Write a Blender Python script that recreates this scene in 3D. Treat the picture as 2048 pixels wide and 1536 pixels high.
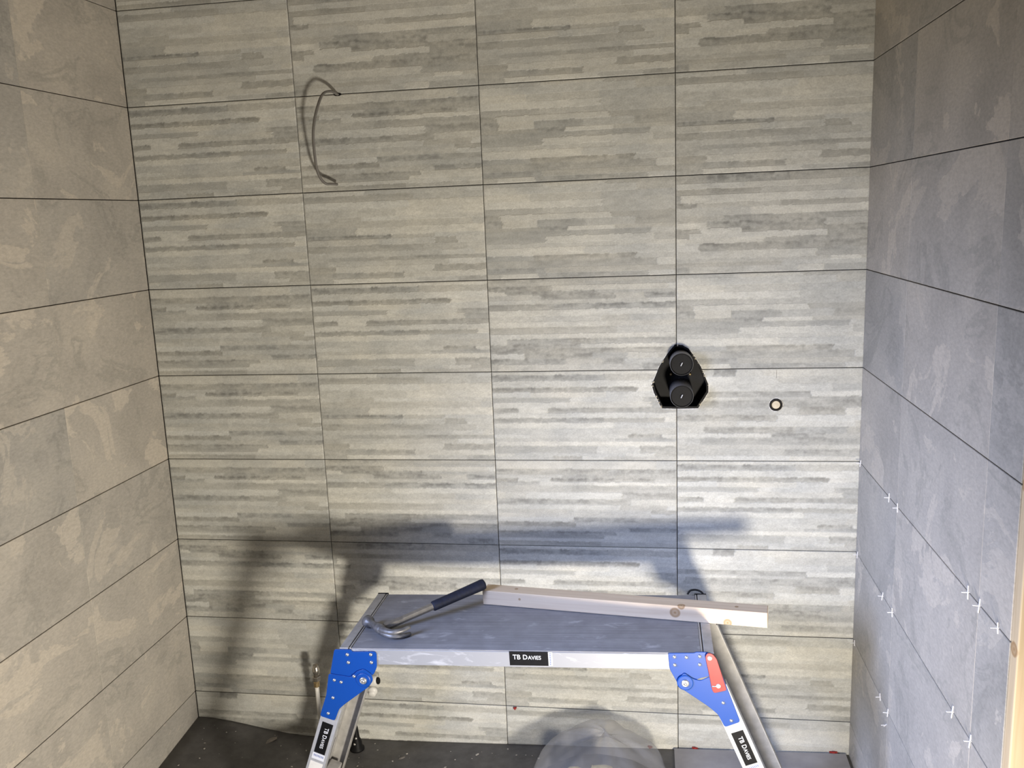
import bpy, bmesh, math, random
import numpy as np
from mathutils import Vector, Matrix

for o in list(bpy.data.objects):
    bpy.data.objects.remove(o, do_unlink=True)
SC = bpy.context.scene
COL = SC.collection

# ------------------------------------------------------------------ camera
cam_d = bpy.data.cameras.new('camera')
cam_d.sensor_width = 36.0
cam_d.lens = 1760.92 / 2048.0 * 36.0
cam_d.clip_start = 0.02
cam = bpy.data.objects.new('camera', cam_d)
COL.objects.link(cam)
Rwc = Matrix(((0.9877895520890215, 0.1507589939397295, -0.03928774020031987),
              (-0.00976711911217509, -0.1917557083001419, -0.9813940858383827),
              (-0.15548763348901998, 0.9697945525112956, -0.18794180416126874)))
Rb = Matrix(((1, 0, 0), (0, -1, 0), (0, 0, -1))) @ Rwc
M4 = Rb.transposed().to_4x4()
M4.translation = Vector((1.70634, -2.81785, 1.81777))
cam.matrix_world = M4
SC.camera = cam

# ------------------------------------------------------------------ world and light
w = bpy.data.worlds.new('room_ambient')
SC.world = w
w.use_nodes = True
bg = w.node_tree.nodes['Background']
bg.inputs['Color'].default_value = (1.0, 0.86, 0.72, 1)
bg.inputs['Strength'].default_value = 0.015


def aim(o, target):
    d = Vector(target) - o.location
    o.rotation_euler = d.to_track_quat('-Z', 'Y').to_euler()


def spot(name, loc, target, energy, color, cone, blend, radius):
    l = bpy.data.lights.new(name, 'SPOT')
    l.energy = energy
    l.color = color
    l.spot_size = math.radians(cone)
    l.spot_blend = blend
    l.shadow_soft_size = radius
    o = bpy.data.objects.new(name, l)
    COL.objects.link(o)
    o.location = loc
    aim(o, target)
    return o


# work lamp standing low on the floor in front of the platform, to the right (out of frame)
spot('work_lamp', (2.08, -2.00, 0.35), (0.42, 0.0, 1.10), 205, (1.0, 0.91, 0.775), 150, 1.0, 0.12)
# cool daylight through the window opening in the left side, nearer the camera than the tiled wall in view
a = bpy.data.lights.new('window_daylight', 'AREA')
a.shape = 'RECTANGLE'
a.size = 0.8
a.size_y = 0.9
a.energy = 18
a.color = (0.49, 0.61, 1.0)
a.spread = math.radians(72)
ao = bpy.data.objects.new('window_daylight', a)
COL.objects.link(ao)
ao.location = (-0.10, -1.75, 1.52)
aim(ao, (2.2, -0.60, 0.35))

vs = SC.view_settings
vs.view_transform = 'Standard'
vs.look = 'None'
vs.exposure = 0.0
vs.gamma = 1.0
vs.use_curve_mapping = False


# ------------------------------------------------------------------ helpers
def link(o, parent=None):
    COL.objects.link(o)
    if parent is not None:
        o.parent = parent
    return o


def mesh_obj(name, bm, mat, parent=None, smooth=False):
    me = bpy.data.meshes.new(name)
    bm.normal_update()
    bm.to_mesh(me)
    bm.free()
    if smooth:
        for p in me.polygons:
            p.use_smooth = True
    if mat:
        me.materials.append(mat)
    return link(bpy.data.objects.new(name, me), parent)


def empty(name, loc=(0, 0, 0), parent=None):
    o = bpy.data.objects.new(name, None)
    o.empty_display_size = 0.05
    o.location = loc
    return link(o, parent)


def tag(o, label=None, cat=None, group=None, kind=None):
    if label:
        o['label'] = label
    if cat:
        o['category'] = cat
    if group:
        o['group'] = group
    if kind:
        o['kind'] = kind
    return o


def bm_box(lo, hi, bevel=0.0, bm=None, mat=None, seg=1):
    bm = bm or bmesh.new()
    c = [(lo[i] + hi[i]) / 2 for i in range(3)]
    s = [hi[i] - lo[i] for i in range(3)]
    r = bmesh.ops.create_cube(bm, size=1.0)
    vv = r['verts']
    for v in vv:
        v.co = Vector((v.co.x * s[0] + c[0], v.co.y * s[1] + c[1], v.co.z * s[2] + c[2]))
    if bevel > 0:
        ee = list({e for v in vv for e in v.link_edges})
        r = bmesh.ops.bevel(bm, geom=ee, offset=bevel, segments=seg, affect='EDGES', profile=0.5)
        vv = list({v for f in r['faces'] for v in f.verts} | {v for v in vv if v.is_valid})
    if mat is not None:
        bmesh.ops.transform(bm, matrix=mat, verts=vv)
    return bm


def bm_lathe(profile, n=24, bm=None, mat=None):
    """profile: list of (r, z) turned about z."""
    bm = bm or bmesh.new()
    rings = []
    new = []
    for r, z in profile:
        if r < 1e-6:
            v = bm.verts.new((0, 0, z))
            rings.append([v])
            new.append(v)
        else:
            ring = [bm.verts.new((r * math.cos(2 * math.pi * k / n), r * math.sin(2 * math.pi * k / n), z)) for k in range(n)]
            rings.append(ring)
            new += ring
    for A, B in zip(rings, rings[1:]):
        for k in range(n):
            k2 = (k + 1) % n
            if len(A) == 1 and len(B) == 1:
                continue
            if len(A) == 1:
                bm.faces.new((A[0], B[k], B[k2]))
            elif len(B) == 1:
                bm.faces.new((A[k], B[0], A[k2]))
            else:
                bm.faces.new((A[k], B[k], B[k2], A[k2]))
    if mat is not None:
        bmesh.ops.transform(bm, matrix=mat, verts=new)
    bmesh.ops.recalc_face_normals(bm, faces=bm.faces)
    return bm


def frame_from(origin, zdir, xhint=(1, 0, 0)):
    z = Vector(zdir).normalized()
    x = Vector(xhint)
    x = x - z * x.dot(z)
    if x.length < 1e-4:
        x = Vector((0, 1, 0)) - z * z.y
    x.normalize()
    y = z.cross(x)
    m = Matrix((x, y, z)).transposed().to_4x4()
    m.translation = Vector(origin)
    return m


def bm_tube(pts, radii, n=12, bm=None, cap=True, squash=None):
    bm = bm or bmesh.new()
    pts = [Vector(p) for p in pts]
    if not hasattr(radii, '__len__'):
        radii = [radii] * len(pts)
    up = None
    rings = []
    for i, p in enumerate(pts):
        t = (pts[min(i + 1, len(pts) - 1)] - pts[max(i - 1, 0)]).normalized()
        if up is None:
            up = Vector((0, 0, 1)) if abs(t.z) < 0.9 else Vector((1, 0, 0))
        u = (up - t * up.dot(t)).normalized()
        v = t.cross(u)
        up = u
        r = radii[i]
        sx, sy = squash if squash else (1, 1)
        rings.append([bm.verts.new(p + u * (r * sy * math.sin(2 * math.pi * k / n)) + v * (r * sx * math.cos(2 * math.pi * k / n))) for k in range(n)])
    for A, B in zip(rings, rings[1:]):
        for k in range(n):
            bm.faces.new((A[k], A[(k + 1) % n], B[(k + 1) % n], B[k]))
    if cap:
        bm.faces.new(rings[0])
        bm.faces.new(rings[-1])
    bmesh.ops.recalc_face_normals(bm, faces=bm.faces)
    return bm


def smooth_path(pts, k=4):
    P = [Vector(p) for p in pts]
    out = []
    for i in range(len(P) - 1):
        p0 = P[max(i - 1, 0)]
        p1, p2 = P[i], P[i + 1]
        p3 = P[min(i + 2, len(P) - 1)]
        for j in range(k):
            t = j / k
            out.append(0.5 * ((2 * p1) + (p2 - p0) * t + (2 * p0 - 5 * p1 + 4 * p2 - p3) * t * t + (3 * p1 - p0 - 3 * p2 + p3) * t ** 3))
    out.append(P[-1])
    return out


def bm_prism(poly, y0, y1, bevel=0.0, bm=None):
    """polygon in x,z extruded between y0 and y1"""
    bm = bm or bmesh.new()
    A = [bm.verts.new((x, y0, z)) for x, z in poly]
    B = [bm.verts.new((x, y1, z)) for x, z in poly]
    f1 = bm.faces.new(A)
    f2 = bm.faces.new(B)
    n = len(poly)
    for k in range(n):
        bm.faces.new((A[k], A[(k + 1) % n], B[(k + 1) % n], B[k]))
    bmesh.ops.recalc_face_normals(bm, faces=bm.faces)
    if bevel > 0:
        ee = [e for e in bm.edges if (e.verts[0] in A and e.verts[1] in A) or (e.verts[0] in B and e.verts[1] in B)]
        bmesh.ops.bevel(bm, geom=ee, offset=bevel, segments=1, affect='EDGES')
    return bm


def round_poly(poly, r, n=3):
    out = []
    m = len(poly)
    for i in range(m):
        p = Vector(poly[i])
        a_ = Vector(poly[i - 1]) - p
        b_ = Vector(poly[(i + 1) % m]) - p
        ra = min(r, a_.length * 0.45)
        rb = min(r, b_.length * 0.45)
        A = p + a_.normalized() * ra
        B = p + b_.normalized() * rb
        for k in range(n + 1):
            t = k / n
            q = A * (1 - t) ** 2 + p * 2 * t * (1 - t) + B * t * t
            out.append((q.x, q.y))
    return out


# ------------------------------------------------------------------ material helpers
def new_mat(name):
    m = bpy.data.materials.new(name)
    m.use_nodes = True
    nt = m.node_tree
    b = nt.nodes['Principled BSDF']
    return m, nt, b


def N(nt, typ, **kw):
    n = nt.nodes.new(typ)
    for k, v in kw.items():
        if k in n.inputs:
            n.inputs[k].default_value = v
        else:
            setattr(n, k, v)
    return n


def L(nt, a_, b_):
    nt.links.new(a_, b_)


def ramp(nt, stops, interp='LINEAR'):
    r = nt.nodes.new('ShaderNodeValToRGB')
    cr = r.color_ramp
    cr.interpolation = interp
    while len(cr.elements) > 1:
        cr.elements.remove(cr.elements[-1])
    cr.elements[0].position = stops[0][0]
    cr.elements[0].color = (*stops[0][1], 1)
    for p, c in stops[1:]:
        e = cr.elements.new(p)
        e.color = (*c, 1)
    return r


def mixc(nt, fac, a_, b_, blend='MIX'):
    m = nt.nodes.new('ShaderNodeMix')
    m.data_type = 'RGBA'
    m.blend_type = blend
    if isinstance(fac, (int, float)):
        m.inputs[0].default_value = fac
    else:
        L(nt, fac, m.inputs[0])
    for idx, v in ((6, a_), (7, b_)):
        if isinstance(v, tuple):
            m.inputs[idx].default_value = (*v, 1) if len(v) == 3 else v
        else:
            L(nt, v, m.inputs[idx])
    return m.outputs[2]


def noise(nt, vec, scale, detail=4, rough=0.55, dist=0.0):
    n = nt.nodes.new('ShaderNodeTexNoise')
    n.inputs['Scale'].default_value = scale
    n.inputs['Detail'].default_value = detail
    n.inputs['Roughness'].default_value = rough
    n.inputs['Distortion'].default_value = dist
    if vec is not None:
        L(nt, vec, n.inputs['Vector'])
    return n.outputs['Fac']


def objcoord(nt, scale=(1, 1, 1), rand=False):
    tc = nt.nodes.new('ShaderNodeTexCoord')
    mp = nt.nodes.new('ShaderNodeMapping')
    mp.inputs['Scale'].default_value = scale
    L(nt, tc.outputs['Object'], mp.inputs['Vector'])
    if rand:
        oi = nt.nodes.new('ShaderNodeObjectInfo')
        mm = nt.nodes.new('ShaderNodeMath')
        mm.operation = 'MULTIPLY'
        mm.inputs[1].default_value = 61.7
        L(nt, oi.outputs['Random'], mm.inputs[0])
        cx = nt.nodes.new('ShaderNodeCombineXYZ')
        L(nt, mm.outputs[0], cx.inputs[0])
        L(nt, mm.outputs[0], cx.inputs[1])
        L(nt, mm.outputs[0], cx.inputs[2])
        L(nt, cx.outputs[0], mp.inputs['Location'])
    return mp.outputs['Vector']


def bump(nt, b, height, strength=0.3, dist=0.002):
    n = nt.nodes.new('ShaderNodeBump')
    n.inputs['Strength'].default_value = strength
    n.inputs['Distance'].default_value = dist
    L(nt, height, n.inputs['Height'])
    L(nt, n.outputs['Normal'], b.inputs['Normal'])


def simple(name, col, rough=0.5, metal=0.0, var=0.12, scale=40.0, bumpy=0.0):
    m, nt, b = new_mat(name)
    v = objcoord(nt)
    f = noise(nt, v, scale, 4)
    lo = tuple(c * (1 - var) for c in col)
    hi = tuple(min(1, c * (1 + var)) for c in col)
    r = ramp(nt, [(0.3, lo), (0.7, hi)])
    L(nt, f, r.inputs[0])
    L(nt, r.outputs[0], b.inputs['Base Color'])
    b.inputs['Roughness'].default_value = rough
    b.inputs['Metallic'].default_value = metal
    if bumpy:
        bump(nt, b, f, bumpy, 0.001)
    return m


# ---- strip-pattern porcelain (colour field carried by the mesh, fine grain in nodes)
def make_strip_mat():
    m, nt, b = new_mat('split_stone_porcelain')
    at = nt.nodes.new('ShaderNodeAttribute')
    at.attribute_name = 'stone'
    v = objcoord(nt, (1, 1, 1.6), True)
    f = noise(nt, v, 190, 4, 0.65)
    r = ramp(nt, [(0.3, (0.84, 0.84, 0.84)), (0.7, (1.12, 1.12, 1.12))])
    L(nt, f, r.inputs[0])
    c = mixc(nt, 1.0, at.outputs['Color'], r.outputs[0], 'MULTIPLY')
    L(nt, c, b.inputs['Base Color'])
    b.inputs['Roughness'].default_value = 0.62
    b.inputs['Specular IOR Level'].default_value = 0.35
    bump(nt, b, f, 0.12, 0.0008)
    return m


def make_slate_mat():
    m, nt, b = new_mat('slate_porcelain')
    v = objcoord(nt, (1, 1, 1), True)
    big = noise(nt, v, 4.2, 6, 0.58, 0.35)
    r1 = ramp(nt, [(0.30, (0.385, 0.363, 0.325)), (0.52, (0.460, 0.432, 0.386)), (0.72, (0.515, 0.480, 0.420))])
    L(nt, big, r1.inputs[0])
    # layered flakes with crisp edges
    v2 = objcoord(nt, (1.0, 1.0, 1.25), True)
    fl = noise(nt, v2, 3.1, 8, 0.62, 0.8)
    r2 = ramp(nt, [(0.0, (0, 0, 0)), (0.575, (0, 0, 0)), (0.588, (1, 1, 1)), (1.0, (1, 1, 1))])
    L(nt, fl, r2.inputs[0])
    c = mixc(nt, 0.0, r1.outputs[0], (0.56, 0.515, 0.445))
    mixn = c.node
    ma = nt.nodes.new('ShaderNodeMath')
    ma.operation = 'MULTIPLY'
    ma.inputs[1].default_value = 0.85
    L(nt, r2.outputs[0], ma.inputs[0])
    L(nt, ma.outputs[0], mixn.inputs[0])
    # dark seams along part of the flake edges
    r3 = ramp(nt, [(0.0, (0, 0, 0)), (0.395, (0, 0, 0)), (0.402, (1, 1, 1)), (0.425, (1, 1, 1)), (0.455, (0, 0, 0))])
    L(nt, fl, r3.inputs[0])
    ms = nt.nodes.new('ShaderNodeMath')
    ms.operation = 'MULTIPLY'
    ms.inputs[1].default_value = 0.50
    L(nt, r3.outputs[0], ms.inputs[0])
    c2 = mixc(nt, ms.outputs[0], c, (0.33, 0.318, 0.285))
    # diagonal fine scratches and grain
    v3 = objcoord(nt, (1, 1, 2.2), True)
    g = noise(nt, v3, 70, 6, 0.65, 0.3)
    rg = ramp(nt, [(0.3, (0.84, 0.84, 0.84)), (0.7, (1.12, 1.12, 1.12))])
    L(nt, g, rg.inputs[0])
    c3 = mixc(nt, 1.0, c2, rg.outputs[0], 'MULTIPLY')
    # per tile tone
    oi = nt.nodes.new('ShaderNodeObjectInfo')
    rt = ramp(nt, [(0.0, (0.90, 0.91, 0.92)), (1.0, (1.07, 1.05, 1.02))])
    L(nt, oi.outputs['Random'], rt.inputs[0])
    c4 = mixc(nt, 1.0, c3, rt.outputs[0], 'MULTIPLY')
    L(nt, c4, b.inputs['Base Color'])
    b.inputs['Roughness'].default_value = 0.6
    b.inputs['Specular IOR Level'].default_value = 0.35
    ad = nt.nodes.new('ShaderNodeMath')
    ad.operation = 'MULTIPLY_ADD'
    ad.inputs[1].default_value = 0.5
    L(nt, r2.outputs[0], ad.inputs[0])
    L(nt, g, ad.inputs[2])
    bump(nt, b, ad.outputs[0], 0.25, 0.0012)
    return m


M_STRIP = make_strip_mat()
M_SLATE = make_slate_mat()
M_ADH = simple('tile_adhesive', (0.055, 0.050, 0.042), 0.9, 0, 0.25, 30)
M_PLASTERBOARD = simple('ceiling_plasterboard', (0.55, 0.50, 0.44), 0.9, 0, 0.05, 8)


def make_floor_mat():
    m, nt, b = new_mat('charcoal_membrane')
    v = objcoord(nt)
    f = noise(nt, v, 22, 6, 0.6)
    r = ramp(nt, [(0.3, (0.072, 0.070, 0.070)), (0.7, (0.118, 0.115, 0.114))])
    L(nt, f, r.inputs[0])
    sp = noise(nt, v, 95, 3, 0.5, 0.4)
    rs = ramp(nt, [(0.0, (0, 0, 0)), (0.70, (0, 0, 0)), (0.76, (1, 1, 1))])
    L(nt, sp, rs.inputs[0])
    c = mixc(nt, rs.outputs[0], r.outputs[0], (0.16, 0.155, 0.15))
    st = noise(nt, v, 5.5, 5, 0.6, 0.6)
    r2 = ramp(nt, [(0.0, (0, 0, 0)), (0.62, (0, 0, 0)), (0.80, (0.5, 0.5, 0.5))])
    L(nt, st, r2.inputs[0])
    c = mixc(nt, r2.outputs[0], c, (0.115, 0.110, 0.108))
    L(nt, c, b.inputs['Base Color'])
    b.inputs['Roughness'].default_value = 0.6
    bump(nt, b, f, 0.2, 0.002)
    return m


M_FLOOR = make_floor_mat()

# ------------------------------------------------------------------ the room
WX = 2.3555          # room width
PX, PZ = 0.602, 0.302   # tile pitch
J1 = 0.58478
ZROW0 = 2.521        # height of the topmost joint in view
TT = 0.009           # tile thickness
G = 0.0013           # half joint
ZB = -0.085          # wall tiles run down behind the floor edge
ZT = ZROW0 + 0.22    # ceiling
Y_END_R = -1.198     # free end of right wall
Y_END_L = -1.30


def floor_z(x, y):
    t = min(max(x / 0.45, 0), 1)
    s = t * t * (3 - 2 * t)
    base = -0.056 * s
    rise = max(0.0, (x - 0.75)) / 1.6 * 0.040
    back = 1.0 if y > -0.9 else 1.0
    return base + rise - (0.045 * min(1, max(0, -y / 0.6)) * (1 - s))


def hole_mesh(obj, cutters):
    """cut real openings through a tile or slab"""
    for cb in cutters:
        me = bpy.data.meshes.new('cut')
        cb.to_mesh(me)
        co = bpy.data.objects.new('cut', me)
        COL.objects.link(co)
        md = obj.modifiers.new('cut', 'BOOLEAN')
        md.operation = 'DIFFERENCE'
        md.solver = 'EXACT'
        md.object = co
        bpy.context.view_layer.update()
        dg = bpy.context.evaluated_depsgraph_get()
        ne = bpy.data.meshes.new_from_object(obj.evaluated_get(dg))
        obj.modifiers.clear()
        obj.data = ne
        bpy.data.objects.remove(co, do_unlink=True)


VALVE = [(1.7833, 1.3947), (1.8077, 1.3927), (1.8259, 1.3815), (1.8442, 1.3561), (1.8655, 1.3211), (1.8884, 1.2639),
         (1.8885, 1.2385), (1.8564, 1.1859), (1.7885, 1.1847), (1.7404, 1.1865), (1.716, 1.2399), (1.71, 1.2641),
         (1.7337, 1.3228), (1.7586, 1.3636)]
OUT = (2.098, 1.196)

# ---- numpy value noise
rng = np.random.default_rng(7)


def vnoise(nx, ny, cx, cy, r):
    """smooth random field on an ny x nx grid with cx x cy cells"""
    gx, gy = int(cx) + 3, int(cy) + 3
    g = r.random((gy, gx))
    xs = np.linspace(0, cx, nx)
    ys = np.linspace(0, cy, ny)
    xi = xs.astype(int)
    yi = ys.astype(int)
    fx = xs - xi
    fy = ys - yi
    fx = fx * fx * (3 - 2 * fx)
    fy = fy * fy * (3 - 2 * fy)
    a00 = g[np.ix_(yi, xi)]
    a01 = g[np.ix_(yi, xi + 1)]
    a10 = g[np.ix_(yi + 1, xi)]
    a11 = g[np.ix_(yi + 1, xi + 1)]
    return (a00 * (1 - fx) + a01 * fx) * (1 - fy[:, None]) + (a10 * (1 - fx) + a11 * fx) * fy[:, None] - 0.5


NX, NY = 161, 121
TW, TH = 0.600, 0.300


def strip_field(seed):
    """colour and relief of one 600 x 300 split-stone tile: long thin courses, light ones proud, dark ones ragged"""
    r = np.random.default_rng(seed)
    edges = [0.0]
    while edges[-1] < TH - 0.010:
        edges.append(edges[-1] + r.choice([r.uniform(0.011, 0.017), r.uniform(0.017, 0.026)]))
    edges[-1] = TH
    X, Z = np.meshgrid(np.linspace(0, TW, NX), np.linspace(0, TH, NY))
    Zw = np.clip(Z + 0.0022 * vnoise(NX, NY, 24, 22, r) + 0.0018 * vnoise(NX, NY, 80, 40, r), 0, TH - 1e-5)
    Xw = np.clip(X + 0.010 * vnoise(NX, NY, 30, 60, r), 0, TW - 1e-5)
    tone = np.zeros((NY, NX))
    hgt = np.zeros((NY, NX))
    warm = np.zeros((NY, NX))
    cloud = vnoise(NX, NY, 5, 4, r) + 0.6 * vnoise(NX, NY, 11, 9, r)
    rough = vnoise(NX, NY, 36, 40, r) + 0.8 * vnoise(NX, NY, 100, 60, r)
    streak = vnoise(NX, NY, 14, 55, r)
    kind = r.integers(0, 2)
    for k in range(len(edges) - 1):
        z0, z1 = edges[k], edges[k + 1]
        kind = 1 - kind
        x = -r.uniform(0, 0.30)
        while x < TW:
            ln = r.choice([r.uniform(0.07, 0.16), r.uniform(0.18, 0.36), r.uniform(0.32, 0.60)], p=[0.36, 0.40, 0.24])
            mk = (Zw >= z0) & (Zw < z1) & (Xw >= x) & (Xw < x + ln)
            u = r.random()
            if u < 0.30:
                t = r.uniform(-0.06, 0.07)
            elif (r.random() < 0.74) == bool(kind):
                t = r.uniform(0.07, 0.20)
            else:
                t = -r.uniform(0.12, 0.30)
            zz = (Zw - z0) / (z1 - z0)
            if t < -0.07:
                # ragged: broken along its length, fading to its lower edge
                loc = t * np.clip(0.80 + 1.5 * rough + 0.9 * streak, 0.0, 1.5) * np.clip(0.65 + 0.6 * zz, 0, 1.1)
            else:
                loc = t * np.clip(1.0 + 0.7 * streak, 0.4, 1.4) * np.ones_like(zz)
            tone[mk] = loc[mk]
            hgt[mk] = (0.0005 * (t > 0.07) - 0.0004 * (t < -0.07)) + r.uniform(-0.0001, 0.0001)
            warm[mk] = r.uniform(-1, 1)
            x += ln
    soft = tone.copy()
    soft[1:-1] = 0.22 * tone[:-2] + 0.56 * tone[1:-1] + 0.22 * tone[2:]
    tone = soft
    tone += 0.14 * cloud + 0.11 * rough
    hgt += 0.0003 * rough
    lum = 0.500 * (1 + 1.22 * tone)
    cw = 0.014 * warm + 0.025 * cloud
    colr = np.stack([lum * (1.000 + cw), lum * (1.0 + 0.25 * cw), lum * (0.922 - cw)], -1)
    return hgt, np.clip(colr, 0.02, 0.9)


FIELDS = [strip_field(11 + k) for k in range(7)]


def strip_tile_mesh(fi, x0, x1, z0, z1):
    """tile cut out of the 600 x 300 field; local origin at the lower left front corner, front at y=0"""
    H, Cc = FIELDS[fi]
    xs = np.linspace(0, TW, NX)
    zs = np.linspace(0, TH, NY)
    ix = np.where((xs >= x0 - 1e-6) & (xs <= x1 + 1e-6))[0]
    iz = np.where((zs >= z0 - 1e-6) & (zs <= z1 + 1e-6))[0]
    nx, nz = len(ix), len(iz)
    hx = (xs[ix] - xs[ix][0]) / (xs[ix][-1] - xs[ix][0]) * (x1 - x0)
    hz = (zs[iz] - zs[iz][0]) / (zs[iz][-1] - zs[iz][0]) * (z1 - z0)
    h = H[np.ix_(iz, ix)].copy()
    c = Cc[np.ix_(iz, ix)]
    # eased (slightly rounded) tile edge
    h[0, :] = h[-1, :] = -0.0008
    h[:, 0] = h[:, -1] = -0.0008
    XX, ZZ = np.meshgrid(hx, hz)
    front = np.stack([XX.ravel(), -h.ravel(), ZZ.ravel()], -1)
    back = np.stack([XX.ravel(), np.full(nx * nz, TT), ZZ.ravel()], -1)
    # back only needs the rim; keep 4 corners + rim
    idx = np.arange(nx * nz).reshape(nz, nx)
    faces = np.stack([idx[:-1, :-1].ravel(), idx[:-1, 1:].ravel(), idx[1:, 1:].ravel(), idx[1:, :-1].ravel()], -1).tolist()
    rim = list(idx[0, :]) + list(idx[1:, -1]) + list(idx[-1, -2::-1]) + list(idx[-2:0:-1, 0])
    rim = [int(i) for i in rim]
    base = nx * nz
    verts = np.concatenate([front, back[rim]])
    n = len(rim)
    for k in range(n):
        k2 = (k + 1) % n
        faces.append([rim[k2], rim[k], base + k, base + k2])
    faces.append([base + k for k in range(n)])
    me = bpy.data.meshes.new('strip_tile')
    me.from_pydata(verts.tolist(), [], faces)
    at = me.attributes.new('stone', 'FLOAT_COLOR', 'POINT')
    cc = np.ones((len(verts), 4), np.float32)
    cf = c.reshape(-1, 3)
    cc[:base, :3] = cf
    cc[base:, :3] = cf[rim]
    at.data.foreach_set('color', cc.ravel())
    me.materials.append(M_STRIP)
    me.update()
    return me


# ---- back wall
slab = mesh_obj('wall_back', bm_box((-0.10, TT, ZB - 0.1), (WX + 0.10, 0.14, ZT)), M_ADH)
tag(slab, 'back wall of pale grey split stone strip tiles', kind='structure')


def valve_cutter():
    return bm_prism(VALVE, -0.03, 0.075)


def outlet_cutter():
    return bm_lathe([(0, -0.03), (0.0205, -0.03), (0.0205, 0.07), (0, 0.07)], 32, mat=frame_from((OUT[0], 0, OUT[1]), (0, 1, 0)))


hole_mesh(slab, [valve_cutter(), outlet_cutter()])

xj = [G, J1, J1 + PX, J1 + 2 * PX, WX + 0.004 + G]
cache = {}
tr = random.Random(5)
for row in range(-1, 9):
    ztop = ZROW0 - PZ * row - G
    zbot = ZROW0 - PZ * (row + 1) + G
    z_lo, z_hi = 0.0, min(TH, ztop - zbot)
    if row == 8:
        zbot = ZB
        z_lo = TH - (ztop - zbot)
    if row == -1:
        ztop = ZT - 0.001
        z_hi = ztop - zbot
    prev = cache.get('prev', {})
    for c in range(4):
        xa, xb = xj[c] + (G if c else 0), xj[c + 1] - G
        wdt = xb - xa
        fi = tr.randrange(7)
        if c == 2 and row in (1, 2):
            fi = 2
        if c == 0 and row in (3, 4):
            fi = 4
        if c == 0 and row in (1, 2):
            fi = 1
        if c == 0:
            x0, x1 = TW - wdt, TW
        elif c == 3:
            x0, x1 = 0.0, wdt
        else:
            x0, x1 = 0.0, wdt
        key = (fi, round(x0, 4), round(x1, 4), round(z_lo, 4), round(z_hi, 4))
        if key not in cache:
            cache[key] = strip_tile_mesh(fi, x0, x1, z_lo, z_hi)
        o = bpy.data.objects.new('tile', cache[key])
        link(o, slab)
        o.location = (xa, 0, zbot)
        cuts = []
        if c in (2, 3) and row in (3, 4):
            cuts.append(valve_cutter())
        if c == 3 and row == 4:
            cuts += [outlet_cutter()]
        if cuts:
            o.data = cache[key].copy()
            hole_mesh(o, cuts)


mesh_obj('pencil_line', bm_box((OUT[0] - 0.0006, -0.0010, 1.282), (OUT[0] + 0.0006, 0.002, 1.309)), simple('pencil', (0.22, 0.21, 0.20), 0.8), slab)


# ---- side walls
def slate_tile(w_, h_):
    """local: y from 0 to -w (depth), z up, front at x=0 facing +x"""
    bm = bm_box((-TT, -w_, 0), (0, 0, h_), 0.0009)
    me = bpy.data.meshes.new('slate_tile')
    bm.to_mesh(me)
    bm.free()
    me.materials.append(M_SLATE)
    return me


def side_wall(name, x, sgn, joints, label):
    """joints: list of y values from the corner outwards"""
    yl = joints[-1]
    lo = min(x - sgn * TT, x - sgn * 0.10)
    hi = max(x - sgn * TT, x - sgn * 0.10)
    sl = mesh_obj(name, bm_box((lo, yl, ZB - 0.1), (hi, 0.14 if False else -0.0005, ZT)), M_ADH)
    tag(sl, label, kind='structure')
    mc = {}
    for row in range(-1, 9):
        ztop = ZROW0 - PZ * row - G
        zbot = ZROW0 - PZ * (row + 1) + G
        if row == 8:
            zbot = ZB
        if row == -1:
            ztop = ZT - 0.001
        for k in range(len(joints) - 1):
            y0, y1 = joints[k], joints[k + 1]
            # butt joints between neighbours are hairline
            g0 = (0.0012 if sgn > 0 else 0.0006) if k == 0 else 0.0004
            g1 = 0.0004
            wd = (y0 - g0) - (y1 + g1)
            key = (round(wd, 4), round(ztop - zbot, 4))
            if key not in mc:
                mc[key] = slate_tile(*key)
            o = bpy.data.objects.new('tile', mc[key])
            link(o, sl)
            if sgn > 0:
                o.location = (x, y0 - g0, zbot)
            else:
                o.rotation_euler = (0, 0, math.pi)
                o.location = (x, y1 + g1, zbot)
    return sl


side_wall('wall_left', 0.0, 1, [-0.0005, -0.515, -1.117, Y_END_L], 'left wall of large plain slate look tiles')
side_wall('wall_right', WX, -1, [-0.0005, -0.437, -1.039, Y_END_R], 'right wall of plain slate tiles with white spacers in the joints')

# ---- floor with a fall towards the back, ceiling
bm = bmesh.new()
nxf, nyf = 48, 40
g = [[bm.verts.new((-0.02 + (WX + 1.2) * i / nxf, 0.006 - 3.6 * (j / nyf) ** 1.4,
                    floor_z(-0.02 + (WX + 1.2) * i / nxf, 0.006 - 3.6 * (j / nyf) ** 1.4))) for i in range(nxf + 1)] for j in range(nyf + 1)]
for j in range(nyf):
    for i in range(nxf):
        bm.faces.new((g[j][i], g[j + 1][i], g[j + 1][i + 1], g[j][i + 1]))
r = bmesh.ops.extrude_face_region(bm, geom=bm.faces[:])
for e in r['geom']:
    if isinstance(e, bmesh.types.BMVert):
        e.co.z -= 0.06
bmesh.ops.recalc_face_normals(bm, faces=bm.faces)
fl = mesh_obj('floor', bm, M_FLOOR, smooth=True)
tag(fl, 'dark charcoal wet room floor with plaster specks', kind='structure')
ce = mesh_obj('ceiling', bm_box((-0.1, -3.4, ZT + 0.001), (WX + 0.1, 0.14, ZT + 0.03)), M_PLASTERBOARD)
tag(ce, 'bare ceiling board above the tiled alcove', kind='structure')


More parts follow.
